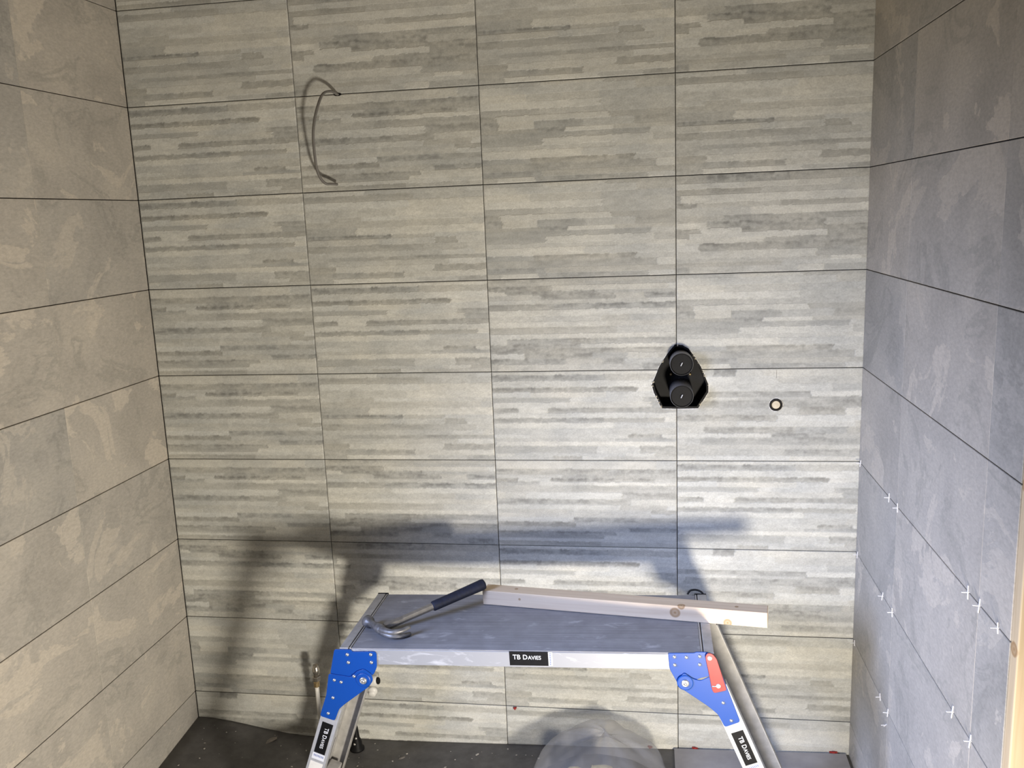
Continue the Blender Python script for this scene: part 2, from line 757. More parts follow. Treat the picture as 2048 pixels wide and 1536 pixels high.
# ------------------------------------------------------------------ wood
def make_pine(name, base, dark, knots, axis=0, ring=(1.2, 34, 34)):
    m, nt, b = new_mat(name)
    v = objcoord(nt, ring)
    f = noise(nt, v, 2.2, 5, 0.55, 0.6)
    r = ramp(nt, [(0.3, dark), (0.55, base), (0.75, tuple(min(1, c * 1.05) for c in base))])
    L(nt, f, r.inputs[0])
    col = r.outputs[0]
    tc = nt.nodes.new('ShaderNodeTexCoord')
    for (kx, ky, kz, kr) in knots:
        sub = nt.nodes.new('ShaderNodeVectorMath')
        sub.operation = 'SUBTRACT'
        sub.inputs[1].default_value = (kx, ky, kz)
        L(nt, tc.outputs['Object'], sub.inputs[0])
        ln = nt.nodes.new('ShaderNodeVectorMath')
        ln.operation = 'LENGTH'
        L(nt, sub.outputs[0], ln.inputs[0])
        dv = nt.nodes.new('ShaderNodeMath')
        dv.operation = 'DIVIDE'
        dv.inputs[1].default_value = kr
        L(nt, ln.outputs['Value'], dv.inputs[0])
        rk = ramp(nt, [(0.0, (1, 1, 1)), (0.35, (0.55, 0.55, 0.55)), (0.72, (0.85, 0.85, 0.85)), (0.86, (0.6, 0.6, 0.6)), (1.0, (0, 0, 0))])
        L(nt, dv.outputs[0], rk.inputs[0])
        col = mixc(nt, rk.outputs[0], col, (0.36, 0.20, 0.075))
    L(nt, col, b.inputs['Base Color'])
    b.inputs['Roughness'].default_value = 0.65
    bump(nt, b, f, 0.1, 0.001)
    return m


# timber stud closing the free end of the right wall
M_STUD = make_pine('stud_pine', (0.66, 0.52, 0.33), (0.56, 0.42, 0.25),
                   [(2.3555, -1.212, 1.315, 0.014), (2.356, -1.215, 1.005, 0.016), (2.38, -1.238, 0.72, 0.014)], ring=(34, 34, 1.2))
bm = bm_box((WX + 0.001, -1.2300, -0.1), (WX + 0.092, Y_END_R - 0.001, ZT), 0.0025, seg=2)
st = mesh_obj('trim_1', bm, M_STUD)
tag(st, 'pale rough sawn pine stud at the end of the right wall', kind='structure')

# ------------------------------------------------------------------ materials for the things
M_ALU = simple('brushed_aluminium', (0.50, 0.51, 0.53), 0.42, 0.35, 0.06, 60)
M_ALU_DIRTY = simple('dusty_aluminium', (0.46, 0.45, 0.43), 0.55, 0.25, 0.18, 30)
M_BLUE = simple('blue_painted_steel', (0.010, 0.085, 0.42), 0.38, 0.0, 0.12, 50)
M_RED = simple('red_painted_steel', (0.30, 0.022, 0.018), 0.4, 0.0, 0.1, 50)
M_STEEL = simple('zinc_steel', (0.62, 0.61, 0.58), 0.32, 0.75, 0.1, 90)
M_BRASS = simple('dull_brass', (0.42, 0.31, 0.16), 0.35, 0.8, 0.12, 90)
M_BLACK = simple('black_plastic', (0.0065, 0.0065, 0.007), 0.55, 0.0, 0.2, 60)
M_BLACK.node_tree.nodes['Principled BSDF'].inputs['Specular IOR Level'].default_value = 0.18
M_DGREY = simple('dark_grey_plastic', (0.20, 0.20, 0.21), 0.45, 0.0, 0.1, 60)
M_WHITE = simple('white_plastic', (0.72, 0.71, 0.67), 0.4, 0.0, 0.05, 60)
M_PAPER = simple('white_label', (0.68, 0.70, 0.74), 0.5, 0.0, 0.04, 60)
M_INK = simple('label_blue_ink', (0.06, 0.10, 0.30), 0.5, 0.0, 0.04, 60)
M_RUBBER = simple('black_rubber', (0.014, 0.014, 0.014), 0.75, 0.0, 0.2, 60)


def make_deck_mat():
    m, nt, b = new_mat('grey_deck_board')
    v = objcoord(nt)
    f = noise(nt, v, 14, 6, 0.6, 0.3)
    r = ramp(nt, [(0.3, (0.24, 0.24, 0.25)), (0.7, (0.325, 0.325, 0.34))])
    L(nt, f, r.inputs[0])
    v2 = objcoord(nt, (0.6, 40, 1))
    ln = noise(nt, v2, 4, 3, 0.5)
    r2 = ramp(nt, [(0.35, (0.86, 0.86, 0.86)), (0.65, (1.08, 1.08, 1.08))])
    L(nt, ln, r2.inputs[0])
    c = mixc(nt, 1.0, r.outputs[0], r2.outputs[0], 'MULTIPLY')
    v3 = objcoord(nt, (7, 16, 1))
    s = noise(nt, v3, 1.6, 5, 0.6, 0.5)
    r3 = ramp(nt, [(0.0, (0, 0, 0)), (0.60, (0, 0, 0)), (0.72, (0.75, 0.75, 0.75))])
    L(nt, s, r3.inputs[0])
    c = mixc(nt, r3.outputs[0], c, (0.52, 0.52, 0.54))
    L(nt, c, b.inputs['Base Color'])
    b.inputs['Roughness'].default_value = 0.6
    bump(nt, b, ln, 0.25, 0.001)
    return m


M_DECK = make_deck_mat()


def scuffed(base, name, mark=(0.85, 0.86, 0.88), lo=0.62, hi=0.75, metal=0.3, rough=0.45):
    m, nt, b = new_mat(name)
    v = objcoord(nt, (4, 8, 14))
    f = noise(nt, v, 3.0, 6, 0.62, 1.2)
    r = ramp(nt, [(0.0, base), (lo, base), (hi, mark)])
    L(nt, f, r.inputs[0])
    L(nt, r.outputs[0], b.inputs['Base Color'])
    b.inputs['Metallic'].default_value = metal
    b.inputs['Roughness'].default_value = rough
    return m


M_BEAM = scuffed((0.37, 0.375, 0.39), 'scuffed_aluminium', (0.62, 0.63, 0.65), 0.55, 0.72)
M_BLUE_W = scuffed((0.006, 0.060, 0.30), 'worn_blue_steel', (0.22, 0.28, 0.42), 0.70, 0.80, 0.0, 0.36)

# ------------------------------------------------------------------ folding work platform
HX, HD = 0.5177, 0.1815
plat = empty('work_platform')
plat.matrix_world = Matrix.Translation((1.3478, -0.4404, 0.65)) @ Matrix.Rotation(-0.0039, 4, 'Z') @ Matrix.Rotation(-0.028, 4, 'Y')
tag(plat, 'folding aluminium work platform with blue hinges and splayed legs', 'work platform')


def text_mesh(parts, mat, parent, origin, xdir, ydir, off, name='lettering', bold=0.02, width=None):
    """parts: list of (string, size); laid end to end"""
    X = Vector(xdir).normalized()
    Y = Vector(ydir).normalized()
    Z = X.cross(Y)
    bm = bmesh.new()
    x = 0.0
    for s, size in parts:
        cu = bpy.data.curves.new('t', 'FONT')
        cu.body = s
        cu.size = size
        cu.extrude = 0.0
        cu.offset = size * bold
        to = bpy.data.objects.new('t', cu)
        COL.objects.link(to)
        bpy.context.view_layer.update()
        dg = bpy.context.evaluated_depsgraph_get()
        me = bpy.data.meshes.new_from_object(to.evaluated_get(dg))
        if len(me.vertices):
            wmax = max(v.co.x for v in me.vertices)
        else:
            wmax = 0
        n0 = len(bm.verts)
        bm.from_mesh(me)
        bm.verts.ensure_lookup_table()
        for v in bm.verts[n0:]:
            v.co.x += x
        x += wmax + size * 0.09 if not s.endswith(' ') else wmax + size * 0.32
        bpy.data.objects.remove(to, do_unlink=True)
        bpy.data.meshes.remove(me)
    if width:
        mx = max(v.co.x for v in bm.verts)
        for v in bm.verts:
            v.co.x *= width / mx
    m = Matrix((X, Y, Z)).transposed().to_4x4()
    m.translation = Vector(origin) + Z * off
    bmesh.ops.transform(bm, matrix=m, verts=bm.verts)
    o = mesh_obj(name, bm, mat, parent)
    return o, x


# deck, beams, end profiles
bm = bm_box((-HX + 0.034, -HD + 0.0015, -0.0035), (HX - 0.034, HD - 0.0015, -0.0004), 0.0008)
deck = mesh_obj('deck', bm, M_DECK, plat)
for s in (-1, 1):
    bm = bm_box((-HX + 0.02, -0.014, -0.049), (HX - 0.02, 0.014, -0.0037), 0.0015)
    bmesh.ops.translate(bm, verts=bm.verts, vec=(0, s * (HD - 0.014), 0))
    mesh_obj('beam', bm, M_BEAM, plat)
for s in (-1, 1):
    # end profile: two aluminium strips with a dark slot between
    bm = bm_box((-0.0165, -HD, -0.034), (0.0095, HD, 0.0015), 0.001)
    bm_box((0.0125, -HD + 0.001, -0.034), (0.0165, HD - 0.001, 0.0012), 0.0005, bm)
    bm_box((-0.0165, -HD + 0.002, -0.034), (0.0165, HD - 0.002, -0.004), 0.0, bm)
    if s > 0:
        bmesh.ops.scale(bm, vec=(-1, 1, 1), verts=bm.verts)
        bmesh.ops.reverse_faces(bm, faces=bm.faces)
    bmesh.ops.translate(bm, verts=bm.verts, vec=(s * (HX - 0.0165), 0, 0))
    mesh_obj('end_profile', bm, M_ALU_DIRTY, plat)
    bm = bm_box((0.0098, -HD + 0.002, -0.02), (0.0122, HD - 0.002, -0.0005), 0)
    if s > 0:
        bmesh.ops.scale(bm, vec=(-1, 1, 1), verts=bm.verts)
        bmesh.ops.reverse_faces(bm, faces=bm.faces)
    bmesh.ops.translate(bm, verts=bm.verts, vec=(s * (HX - 0.0165), 0, 0))
    mesh_obj('slot_gasket', bm, M_BLACK, plat)
    bm = bm_box((s * (HX - 0.017) - 0.0175, HD, -0.035), (s * (HX - 0.017) + 0.0175, HD + 0.004, 0.003), 0.001)
    mesh_obj('end_cap', bm, M_BLACK, plat)

# cable loop / carry strap just showing at the back right corner
bm = bm_tube(smooth_path([(HX - 0.055, HD + 0.004, 0.0), (HX - 0.045, HD + 0.010, 0.010), (HX - 0.025, HD + 0.012, 0.010), (HX - 0.010, HD + 0.008, 0.002), (HX - 0.006, HD + 0.004, -0.014)]), 0.003, 8)
mesh_obj('carry_strap', bm, M_RUBBER, plat, smooth=True)

SL = 0.385
LU = [(-0.5318, -0.0016), (-0.4817, -0.0017), (-0.4792, -0.0082), (-0.4127, -0.0068), (-0.4081, -0.0129), (-0.4114, -0.0534),
      (-0.4214, -0.0743), (-0.4417, -0.0905), (-0.4743, -0.0930), (-0.4834, -0.0870), (-0.5520, -0.0770), (-0.5419, -0.0391)]
LL = [(-0.5549, -0.0740), (-0.4883, -0.0840), (-0.4703, -0.0655), (-0.4476, -0.0585), (-0.4274, -0.0744), (-0.4252, -0.0931),
      (-0.4391, -0.1122), (-0.5175, -0.1687), (-0.5354, -0.184), (-0.5525, -0.2216), (-0.596, -0.207), (-0.5693, -0.1403)]
RU = [(0.3986, 0.0009), (0.4679, 0.0023), (0.4709, 0.0053), (0.5012, 0.0050), (0.5195, -0.0074), (0.533, -0.0530), (0.5016, -0.0640),
      (0.4785, -0.0700), (0.4616, -0.0790), (0.450, -0.093), (0.425, -0.0949), (0.4013, -0.0464)]
RL = [(0.425, -0.0949), (0.4193, -0.0763), (0.439, -0.0526), (0.4615, -0.0700), (0.4803, -0.0751), (0.5331, -0.0486), (0.5506, -0.0991),
      (0.5808, -0.1919), (0.5399, -0.2087), (0.524, -0.1723), (0.4993, -0.1494)]
RED = [(0.4939, -0.0032), (0.5012, 0.007), (0.5136, 0.004), (0.5236, -0.0096), (0.5477, -0.0992), (0.5138, -0.1084), (0.509, -0.0977), (0.5019, -0.0492)]
LRIV = [(-0.4945, -0.0163, 0), (-0.4254, -0.0153, 0), (-0.4938, -0.0403, 0), (-0.4258, -0.0392, 0), (-0.4799, -0.0804, 1), (-0.5398, -0.0933, 1),
        (-0.5202, -0.0992, 1), (-0.5498, -0.1483, 1), (-0.5695, -0.1977, 1)]
RRIV = [(0.4143, -0.009, 0), (0.4453, -0.0099, 0), (0.4801, -0.0066, 0), (0.4144, -0.0322, 0), (0.4794, -0.0301, 0), (0.5373, -0.1368, 1), (0.5571, -0.1879, 1)]
LPIV, RPIV = (-0.453, -0.0916), (0.4403, -0.0806)


def rivet(parent, x, z, y, f, r=0.0048, mat=None, name='rivet'):
    """domed rivet on a plate face at y, f = -1 faces the front"""
    bm = bm_lathe([(r, 0), (r, r * 0.25), (r * 0.7, r * 0.62), (0, r * 0.75)], 12, mat=frame_from((x, y, z), (0, f, 0)))
    return mesh_obj(name, bm, mat or M_STEEL, parent, smooth=True)


for f in (-1, 1):   # front and back of the platform
    for side in (-1, 1):
        U, Lw, RV, PV = (LU, LL, LRIV, LPIV) if side < 0 else (RU, RL, RRIV, RPIV)
        y0 = f * HD
        if f > 0:
            U = [(x, z - 0.014) for x, z in U]
        # lower plate lies against the leg, upper plate against the beam
        up = mesh_obj('hinge_plate', bm_prism(round_poly(U, 0.006), y0 + f * 0.0005, y0 + f * 0.0045, 0.0008), M_BLUE_W, plat)
        lw = mesh_obj('hinge_plate', bm_prism(round_poly(Lw, 0.007), y0 + f * 0.0050, y0 + f * 0.0085, 0.0008), M_BLUE_W, plat)
        # raised ring and pivot bolt
        bm = bm_lathe([(0.0, 0), (0.0215, 0), (0.0215, 0.0018), (0.019, 0.003), (0.0, 0.003)], 28, mat=frame_from((PV[0], y0 + f * 0.0085, PV[1]), (0, f, 0)))
        mesh_obj('pivot_ring', bm, M_BLUE_W, lw, smooth=False)
        bm = bm_lathe([(0.0105, 0), (0.0105, 0.002), (0.0085, 0.0045), (0.0065, 0.0045), (0.0060, 0.0035), (0.0045, 0.0065), (0, 0.0075)], 20, mat=frame_from((PV[0], y0 + f * 0.0115, PV[1]), (0, f, 0)))
        mesh_obj('pivot_bolt', bm, M_STEEL, lw, smooth=True)
        for (x, z, lower) in RV:
            rivet(lw if lower else up, x, z, y0 + f * (0.0085 if lower else 0.0045), f, 0.0050 if not lower else 0.0046)
        # leg: C channel, splayed outwards
        zt, zb = -0.095 if side > 0 else -0.165, -0.690
        d = Vector((side * SL, 0, -1)).normalized()
        nrm = Vector((1, 0, side * SL)).normalized()
        cx = lambda z: side * (0.563 + SL * (-0.2 - z))
        wl, dep, tk = 0.0265, 0.030, 0.0028
        prof = [(-wl, 0), (wl, 0), (wl, dep), (wl - tk, dep), (wl - tk, tk), (-wl + tk, tk), (-wl + tk, dep), (-wl, dep)]
        bm = bmesh.new()
        rings = []
        for z in (zt, zb):
            c = Vector((cx(z), 0, z))
            rings.append([bm.verts.new(c + nrm * u + Vector((0, y0 - f * (0.001 + v) + f * 0.006, 0))) for u, v in prof])
        n = len(prof)
        for k in range(n):
            bm.faces.new((rings[0][k], rings[0][(k + 1) % n], rings[1][(k + 1) % n], rings[1][k]))
        for a_, b_, c_, e_ in ((0, 1, 4, 5), (1, 2, 3, 4), (5, 6, 7, 0)):
            for rg in rings:
                bm.faces.new((rg[a_], rg[b_], rg[c_], rg[e_]))
        bmesh.ops.recalc_face_normals(bm, faces=bm.faces)
        leg = mesh_obj('leg', bm, M_ALU if f < 0 else M_ALU_DIRTY, plat)
        # rubber foot
        c0, c1 = Vector((cx(zb + 0.02), y0 - f * 0.010, zb + 0.02)), Vector((cx(zb), y0 - f * 0.010, zb))
        bm = bm_box((-0.030, -0.020, -0.004), (0.030, 0.020, 0.034), 0.003)
        mt = Matrix((nrm, Vector((0, 1, 0)), nrm.cross(Vector((0, 1, 0))))).transposed().to_4x4()
        mt.translation = c1
        bmesh.ops.transform(bm, matrix=mt, verts=bm.verts)
        mesh_obj('foot', bm, M_RUBBER, leg)
        # black sticker and white data label on the front legs
        if f < 0:
            fy = y0 + f * 0.0052

            def lp(s_, t_, o_=0.0):
                """s along the leg (down), t across (to the right)"""
                base = Vector((cx(-0.2), 0, -0.2))
                p_ = base + d * s_ + nrm * t_
                return Vector((p_.x, fy - o_, p_.z))
            s0, s1 = (0.034, 0.138) if side < 0 else (0.024, 0.125)

            def plate(name, sa, sb, ta, tb, o1, mat, parent):
                bm = bmesh.new()
                A = [bm.verts.new(lp(s_, t_, -0.0003)) for s_, t_ in ((sa, ta), (sa, tb), (sb, tb), (sb, ta))]
                B = [bm.verts.new(lp(s_, t_, o1)) for s_, t_ in ((sa, ta), (sa, tb), (sb, tb), (sb, ta))]
                bm.faces.new(A)
                bm.faces.new(B)
                for k in range(4):
                    bm.faces.new((A[k], A[(k + 1) % 4], B[(k + 1) % 4], B[k]))
                bmesh.ops.recalc_face_normals(bm, faces=bm.faces)
                return mesh_obj(name, bm, mat, parent)
            stk = plate('sticker', s0, s1, -0.0165, 0.0165, 0.0006, M_BLACK, leg)
            text_mesh([('TB ', 0.0170), ('D', 0.0170), ('AVIES', 0.0136)], M_PAPER, stk,
                      lp(s0 + 0.016, -0.004, 0.0008), d, nrm, 0.0, bold=0.012, width=0.070)
            stk.children[0].parent = leg
            lab = plate('data_label', s1 + 0.002, s1 + 0.022, -0.0190, 0.0190, 0.0005, M_PAPER, leg)
            bm = bmesh.new()
            for k in range(7):
                t0 = -0.015 + k * 0.0045
                q = [lp(s1 + 0.006, t0, 0.0007), lp(s1 + 0.006, t0 + 0.0020, 0.0007), lp(s1 + 0.013, t0 + 0.0035, 0.0007), lp(s1 + 0.013, t0 + 0.0015, 0.0007)]
                bm.faces.new([bm.verts.new(p) for p in q])
            mesh_obj('data_print', bm, M_INK, leg)
            if side < 0:
                plate('data_label', s1 + 0.031, s1 + 0.16, -0.0195, 0.0195, 0.0005, M_WHITE, leg)
    # red safety latch on the right hinge of the front, mirrored at the back left
    if f < 0:
        y0 = -HD
        la = mesh_obj('safety_latch', bm_prism(round_poly(RED, 0.006), y0 - 0.0090, y0 - 0.0120, 0.0008), M_RED, plat)
        tag(la, 'red latch arm')
        for x, z in ((0.5058, -0.0076), (0.526, -0.0867)):
            rivet(la, x, z, y0 - 0.0120, -1, 0.0062, M_WHITE)
        bm = bm_tube([(0.5092, y0 - 0.0125, -0.0884), (0.526, y0 - 0.0130, -0.0867)], 0.0018, 8)
        mesh_obj('latch_pin', bm, M_STEEL, la, smooth=True)

# step rungs between front and back leg of each end
for side in (-1, 1):
    for z in (-0.60,):
        d = Vector((side * SL, 0, -1)).normalized()
        nrm = Vector((1, 0, side * SL)).normalized()
        bm = bm_box((-0.020, -HD + 0.024, -0.016), (0.020, HD - 0.024, 0.016), 0.003)
        mt = Matrix((nrm, Vector((0, 1, 0)), nrm.cross(Vector((0, 1, 0))))).transposed().to_4x4()
        mt.translation = Vector((side * (0.563 + SL * (-0.2 - z)), 0, z))
        bmesh.ops.transform(bm, matrix=mt, verts=bm.verts)
        mesh_obj('step_rung', bm, M_ALU_DIRTY, plat)
# sticker on the front beam
ys = -HD
stk = mesh_obj('sticker', bm_box((-0.031, ys - 0.0008, -0.0435), (0.0760, ys + 0.0002, -0.0025), 0.0003), M_BLACK, plat)
text_mesh([('TB ', 0.0195), ('D', 0.0195), ('AVIES', 0.0155)], M_PAPER, plat, (-0.0215, ys - 0.0010, -0.0250), (1, 0, 0), (0, 0, 1), 0.0, bold=0.012, width=0.078)
mesh_obj('data_label', bm_box((0.0765, ys - 0.0006, -0.043), (0.0880, ys + 0.0002, -0.003), 0.0002), M_PAPER, plat)
bm = bmesh.new()
for k in range(7):
    bm_box((0.080, ys - 0.0009, -0.0400 + k * 0.0052), (0.0835, ys - 0.0005, -0.0375 + k * 0.0052), 0, bm)
mesh_obj('data_print', bm, M_INK, plat)

# ------------------------------------------------------------------ timber batten on the deck
PM = plat.matrix_world.copy()
A0 = Vector((-0.1570, 0.1055, 0.0))
A1 = Vector((0.6715, -0.0385, 0.0))
ub = (A1 - A0).normalized()
vb = Vector((-ub.y, ub.x, 0))
LEN = (A1 - A0).length
bm = bm_box((0, 0, 0), (LEN, 0.050, 0.045), 0.0015, seg=2)


def along(x, y):
    p = Vector((x, y, 0)) - A0
    return p.dot(ub)


M_BAT = make_pine('batten_pine', (0.80, 0.65, 0.475), (0.72, 0.555, 0.385),
                  [(along(0.422, 0.0063), 0.0, 0.024, 0.0165), (along(0.564, -0.03), 0.0, 0.006, 0.013), (along(-0.0392, 0.0857), 0.0, 0.026, 0.0042),
                   (LEN * 0.12, 0.03, 0.045, 0.006), (LEN * 0.72, 0.004, 0.045, 0.012), (LEN * 0.90, 0.025, 0.045, 0.006)])
bat = mesh_obj('timber_batten', bm, M_BAT)
mb = Matrix((ub, vb, Vector((0, 0, 1)))).transposed().to_4x4()
mb.translation = A0 + Vector((0, 0, 0.0017))
bat.matrix_world = PM @ mb
tag(bat, 'pale sawn pine batten with round knots lying across the platform deck', 'timber')

# ------------------------------------------------------------------ claw hammer
ham = empty('claw_hammer')
hm = Matrix.Translation((-0.393, -0.066, 0.0))
ham.matrix_world = PM @ hm
tag(ham, 'claw hammer with dark blue grip lying on the platform deck', 'hammer')
hu = (Vector((-0.148, 0.113, 0.064)) - Vector((-0.393, -0.064, 0.016))).normalized()   # handle direction
ha = Vector((0.74, -0.67, 0.0)).normalized()    # head axis, striking face -> eye
hz = Vector((0, 0, 1))
hc = Vector((0, 0, 0.0190))
HO = Vector((-0.393, -0.066, 0.0))


def hp(x, y, z):
    return Vector((x, y, z)) - HO


M_HAMMER = simple('worn_hammer_steel', (0.20, 0.20, 0.205), 0.42, 0.45, 0.35, 60)
pm = frame_from(hp(-0.4800, -0.0455, 0.0185), ha)
bm = bm_lathe([(0, 0), (0.0150, 0), (0.0176, 0.0022), (0.0176, 0.0170), (0.0150, 0.0210), (0.0112, 0.0270), (0.0108, 0.0480),
               (0.0125, 0.0580), (0.0145, 0.0680), (0.0145, 0.0860), (0.0110, 0.0920), (0.0, 0.0930)], 24, mat=pm)
mesh_obj('hammer_head', bm, M_HAMMER, ham, smooth=True)
# claws: two tapering prongs that sweep round towards the handle
cpath = smooth_path([hp(-0.4290, -0.0920, 0.0180), hp(-0.4080, -0.1120, 0.0175), hp(-0.3780, -0.1260, 0.0170), hp(-0.3520, -0.1200, 0.0165), hp(-0.3320, -0.1000, 0.0160)], 4)
for s_ in (-1, 1):
    nn_ = len(cpath) - 1
    pts = [p + hz * (s_ * (0.0030 + 0.0075 * (k / nn_) ** 1.3)) for k, p in enumerate(cpath)]
    bm = bm_tube(pts, [0.0125 - 0.0065 * k / nn_ for k in range(nn_ + 1)], 10, squash=(1.0, 0.85))
    mesh_obj('claw', bm, M_HAMMER, ham, smooth=True)
# neck, shaft and grip
mesh_obj('shaft', bm_tube([hc + hu * -0.026, hc + hu * 0.03, hc + hu * 0.135], [0.0130, 0.0112, 0.0112], 8, squash=(1.0, 1.0)), simple('shaft_steel', (0.30, 0.285, 0.26), 0.4, 0.6, 0.15, 60), ham)
gl = [0.128, 0.131, 0.15, 0.20, 0.245, 0.275, 0.296, 0.303, 0.306]
gr = [0.0125, 0.0150, 0.0152, 0.0154, 0.0160, 0.0166, 0.0172, 0.0155, 0.0090]
M_GRIP = simple('navy_rubber_grip', (0.005, 0.009, 0.028), 0.7, 0.0, 0.35, 120, 0.4)
mesh_obj('grip', bm_tube([hc + hu * l_ for l_ in gl], gr, 16), M_GRIP, ham, smooth=True)

# ------------------------------------------------------------------ shower valve box in the wall
vx = empty('shower_valve_box', (1.799, 0.075, 1.290))
tag(vx, 'black recessed shower valve box with two round caps', 'shower valve')


def wl(p):
    return Vector(p) - Vector((1.799, 0.075, 1.290))


cxv, czv = 1.799, 1.290


def inset(poly, k):
    return [(cxv + (x - cxv) * k, czv + (z - czv) * k) for x, z in poly]


P0, P1 = inset(VALVE, 0.985), inset(VALVE, 0.93)
bm = bmesh.new()
A = [bm.verts.new(wl((x, -0.003, z))) for x, z in P0]
B = [bm.verts.new(wl((x, -0.003, z))) for x, z in P1]
C_ = [bm.verts.new(wl((x, 0.050, z))) for x, z in inset(VALVE, 0.90)]
D_ = [bm.verts.new(wl((x, 0.072, z))) for x, z in P0]
n = len(P0)
for k in range(n):
    k2 = (k + 1) % n
    bm.faces.new((A[k], A[k2], B[k2], B[k]))
    bm.faces.new((B[k], B[k2], C_[k2], C_[k]))
    bm.faces.new((A[k2], A[k], D_[k], D_[k2]))
bm.faces.new(C_)
bm.faces.new(D_)
bmesh.ops.recalc_face_normals(bm, faces=bm.faces)
tray = mesh_obj('housing', bm, M_BLACK, vx)
for zc, out in ((1.3385, -0.050), (1.2385, -0.062)):
    bm = bm_lathe([(0.0, 0), (0.0370, 0), (0.0365, 0.05 - out - 0.004), (0.0350, 0.05 - out)], 36, mat=frame_from(wl((1.803, 0.05, zc)), (0, -1, 0)))
    cp = mesh_obj('cap', bm, M_DGREY, vx, smooth=False)
    for p in cp.data.polygons:
        p.use_smooth = True
    bm = bm_lathe([(0.0352, 0.0003), (0.0335, 0.0003), (0.0318, -0.003), (0.006, -0.003), (0.005, -0.001), (0, -0.001)], 36, mat=frame_from(wl((1.803, out, zc)), (0, -1, 0)))
    mesh_obj('cap_face', bm, M_BLACK, cp)
    bm = bm_box((-0.0012, -0.0008, -0.006), (0.0012, 0.0008, 0.006), 0.0004, mat=Matrix.Translation(wl((1.803, out + 0.0005, zc))) @ Matrix.Rotation(0.45, 4, 'Y'))
    mesh_obj('mark', bm, M_PAPER, cp)
for sx in (1.7715, 1.833):
    bm = bm_lathe([(0.0, 0.010), (0.0042, 0.009), (0.0042, 0.0), (0, 0)], 14, mat=frame_from(wl((sx, 0.050, 1.290)), (0, -1, 0)))
    mesh_obj('brass_screw', bm, M_BRASS, vx, smooth=True)
# crumbs of adhesive on the rim
cr = random.Random(3)
bm = bmesh.new()
for k in range(26):
    i = cr.randrange(n)
    t = cr.random()
    x = P0[i][0] * (1 - t) + P0[(i + 1) % n][0] * t
    z = P0[i][1] * (1 - t) + P0[(i + 1) % n][1] * t
    s = cr.uniform(0.0010, 0.0030)
    rm = Matrix.Translation(wl((x, -0.003, z))) @ Matrix.Rotation(cr.random() * 3, 4, 'Y') @ Matrix.Diagonal((s * cr.uniform(0.6, 1.8), s * 0.7, s, 1))
    bmesh.ops.create_icosphere(bm, subdivisions=1, radius=1, matrix=rm)
cb = mesh_obj('adhesive_crumbs', bm, simple('cream_adhesive', (0.50, 0.45, 0.34), 0.9), vx)
cb['kind'] = 'stuff'

# ------------------------------------------------------------------ capped outlet
ou = empty('pipe_outlet', (OUT[0], 0.06, OUT[1]))
tag(ou, 'small round capped pipe outlet in the tile right of the valve', 'pipe outlet')
bm = bm_lathe([(0.0158, 0.0), (0.0196, 0.0), (0.0196, 0.063), (0.0150, 0.063), (0.0150, 0.0)], 28, mat=frame_from((0, 0, 0), (0, -1, 0)))
mesh_obj('sleeve', bm, M_BLACK, ou, smooth=False)
bm = bm_lathe([(0.0, 0.0), (0.0138, 0.0), (0.0138, 0.058), (0.0122, 0.061), (0.0, 0.062)], 24, mat=frame_from((0, 0, 0), (0, -1, 0)))
mesh_obj('plug', bm, simple('cream_plastic', (0.66, 0.58, 0.42), 0.5), ou, smooth=False)

# ------------------------------------------------------------------ grey cable coming out of a joint
cpts = [(0.7285, 0.012, 2.2183), (0.7281, -0.002, 2.2186), (0.7168, -0.030, 2.2251), (0.7013, -0.060, 2.2135), (0.6898, -0.080, 2.1767), (0.6768, -0.085, 2.1329),
        (0.6689, -0.085, 2.089), (0.6647, -0.075, 2.0364), (0.6628, -0.060, 1.9861), (0.6696, -0.050, 1.9573), (0.681, -0.040, 1.9418),
        (0.6936, -0.030, 1.940), (0.710, -0.012, 1.9385)]
ca = empty('electric_cable', (0.7285, 0.0, 2.2183))
tag(ca, 'grey electric cable curving out of a tile joint', 'cable')
M_CABLE = simple('grey_cable_sheath', (0.155, 0.145, 0.130), 0.55, 0, 0.1, 60)
co = Vector((0.7285, 0.0, 2.2183))
mesh_obj('sheath', bm_tube([p - co for p in smooth_path(cpts, 6)], 0.0054, 10, squash=(1.0, 0.75)), M_CABLE, ca, smooth=True)
bm = bm_lathe([(0.0, 0.0), (0.0085, 0.0), (0.0075, 0.0012), (0.0, 0.0012)], 16, mat=frame_from((0.0, 0.0005, 0.0), (0, -1, 0)) @ Matrix.Diagonal((1.6, 0.7, 1, 1)))
mesh_obj('wall_hole', bm, M_BLACK, ca)

# ------------------------------------------------------------------ white water pipe with fitting
wp = empty('water_pipe', (0.529, -0.100, floor_z(0.529, -0.1)))
tag(wp, 'white plastic water pipe with brass fitting rising beside the left leg', 'pipe')
wo = wp.location.copy()
mesh_obj('pipe', bm_tube([Vector(p) - wo for p in smooth_path([(0.545, -0.100, -0.06), (0.537, -0.100, 0.03), (0.529, -0.100, 0.10), (0.527, -0.100, 0.21)], 4)], 0.0075, 14), M_WHITE, wp, smooth=True)
M_CHROME = simple('tarnished_chrome', (0.40, 0.37, 0.32), 0.25, 0.85, 0.25, 90)
bm = bm_lathe([(0.0, 0.0), (0.009, 0.0), (0.009, 0.008)], 6)
bm = bm_lathe([(0.0080, 0.0), (0.0105, 0.002), (0.0105, 0.018), (0.0085, 0.021), (0.0085, 0.026)], 18, bm)
mesh_obj('collar', bm, M_BRASS, wp).location = Vector((0.527, -0.100, 0.205)) - wo
bm = bm_lathe([(0.0, 0.0), (0.0145, 0.0), (0.0160, 0.002), (0.0160, 0.014), (0.0145, 0.016), (0.0, 0.016)], 6)
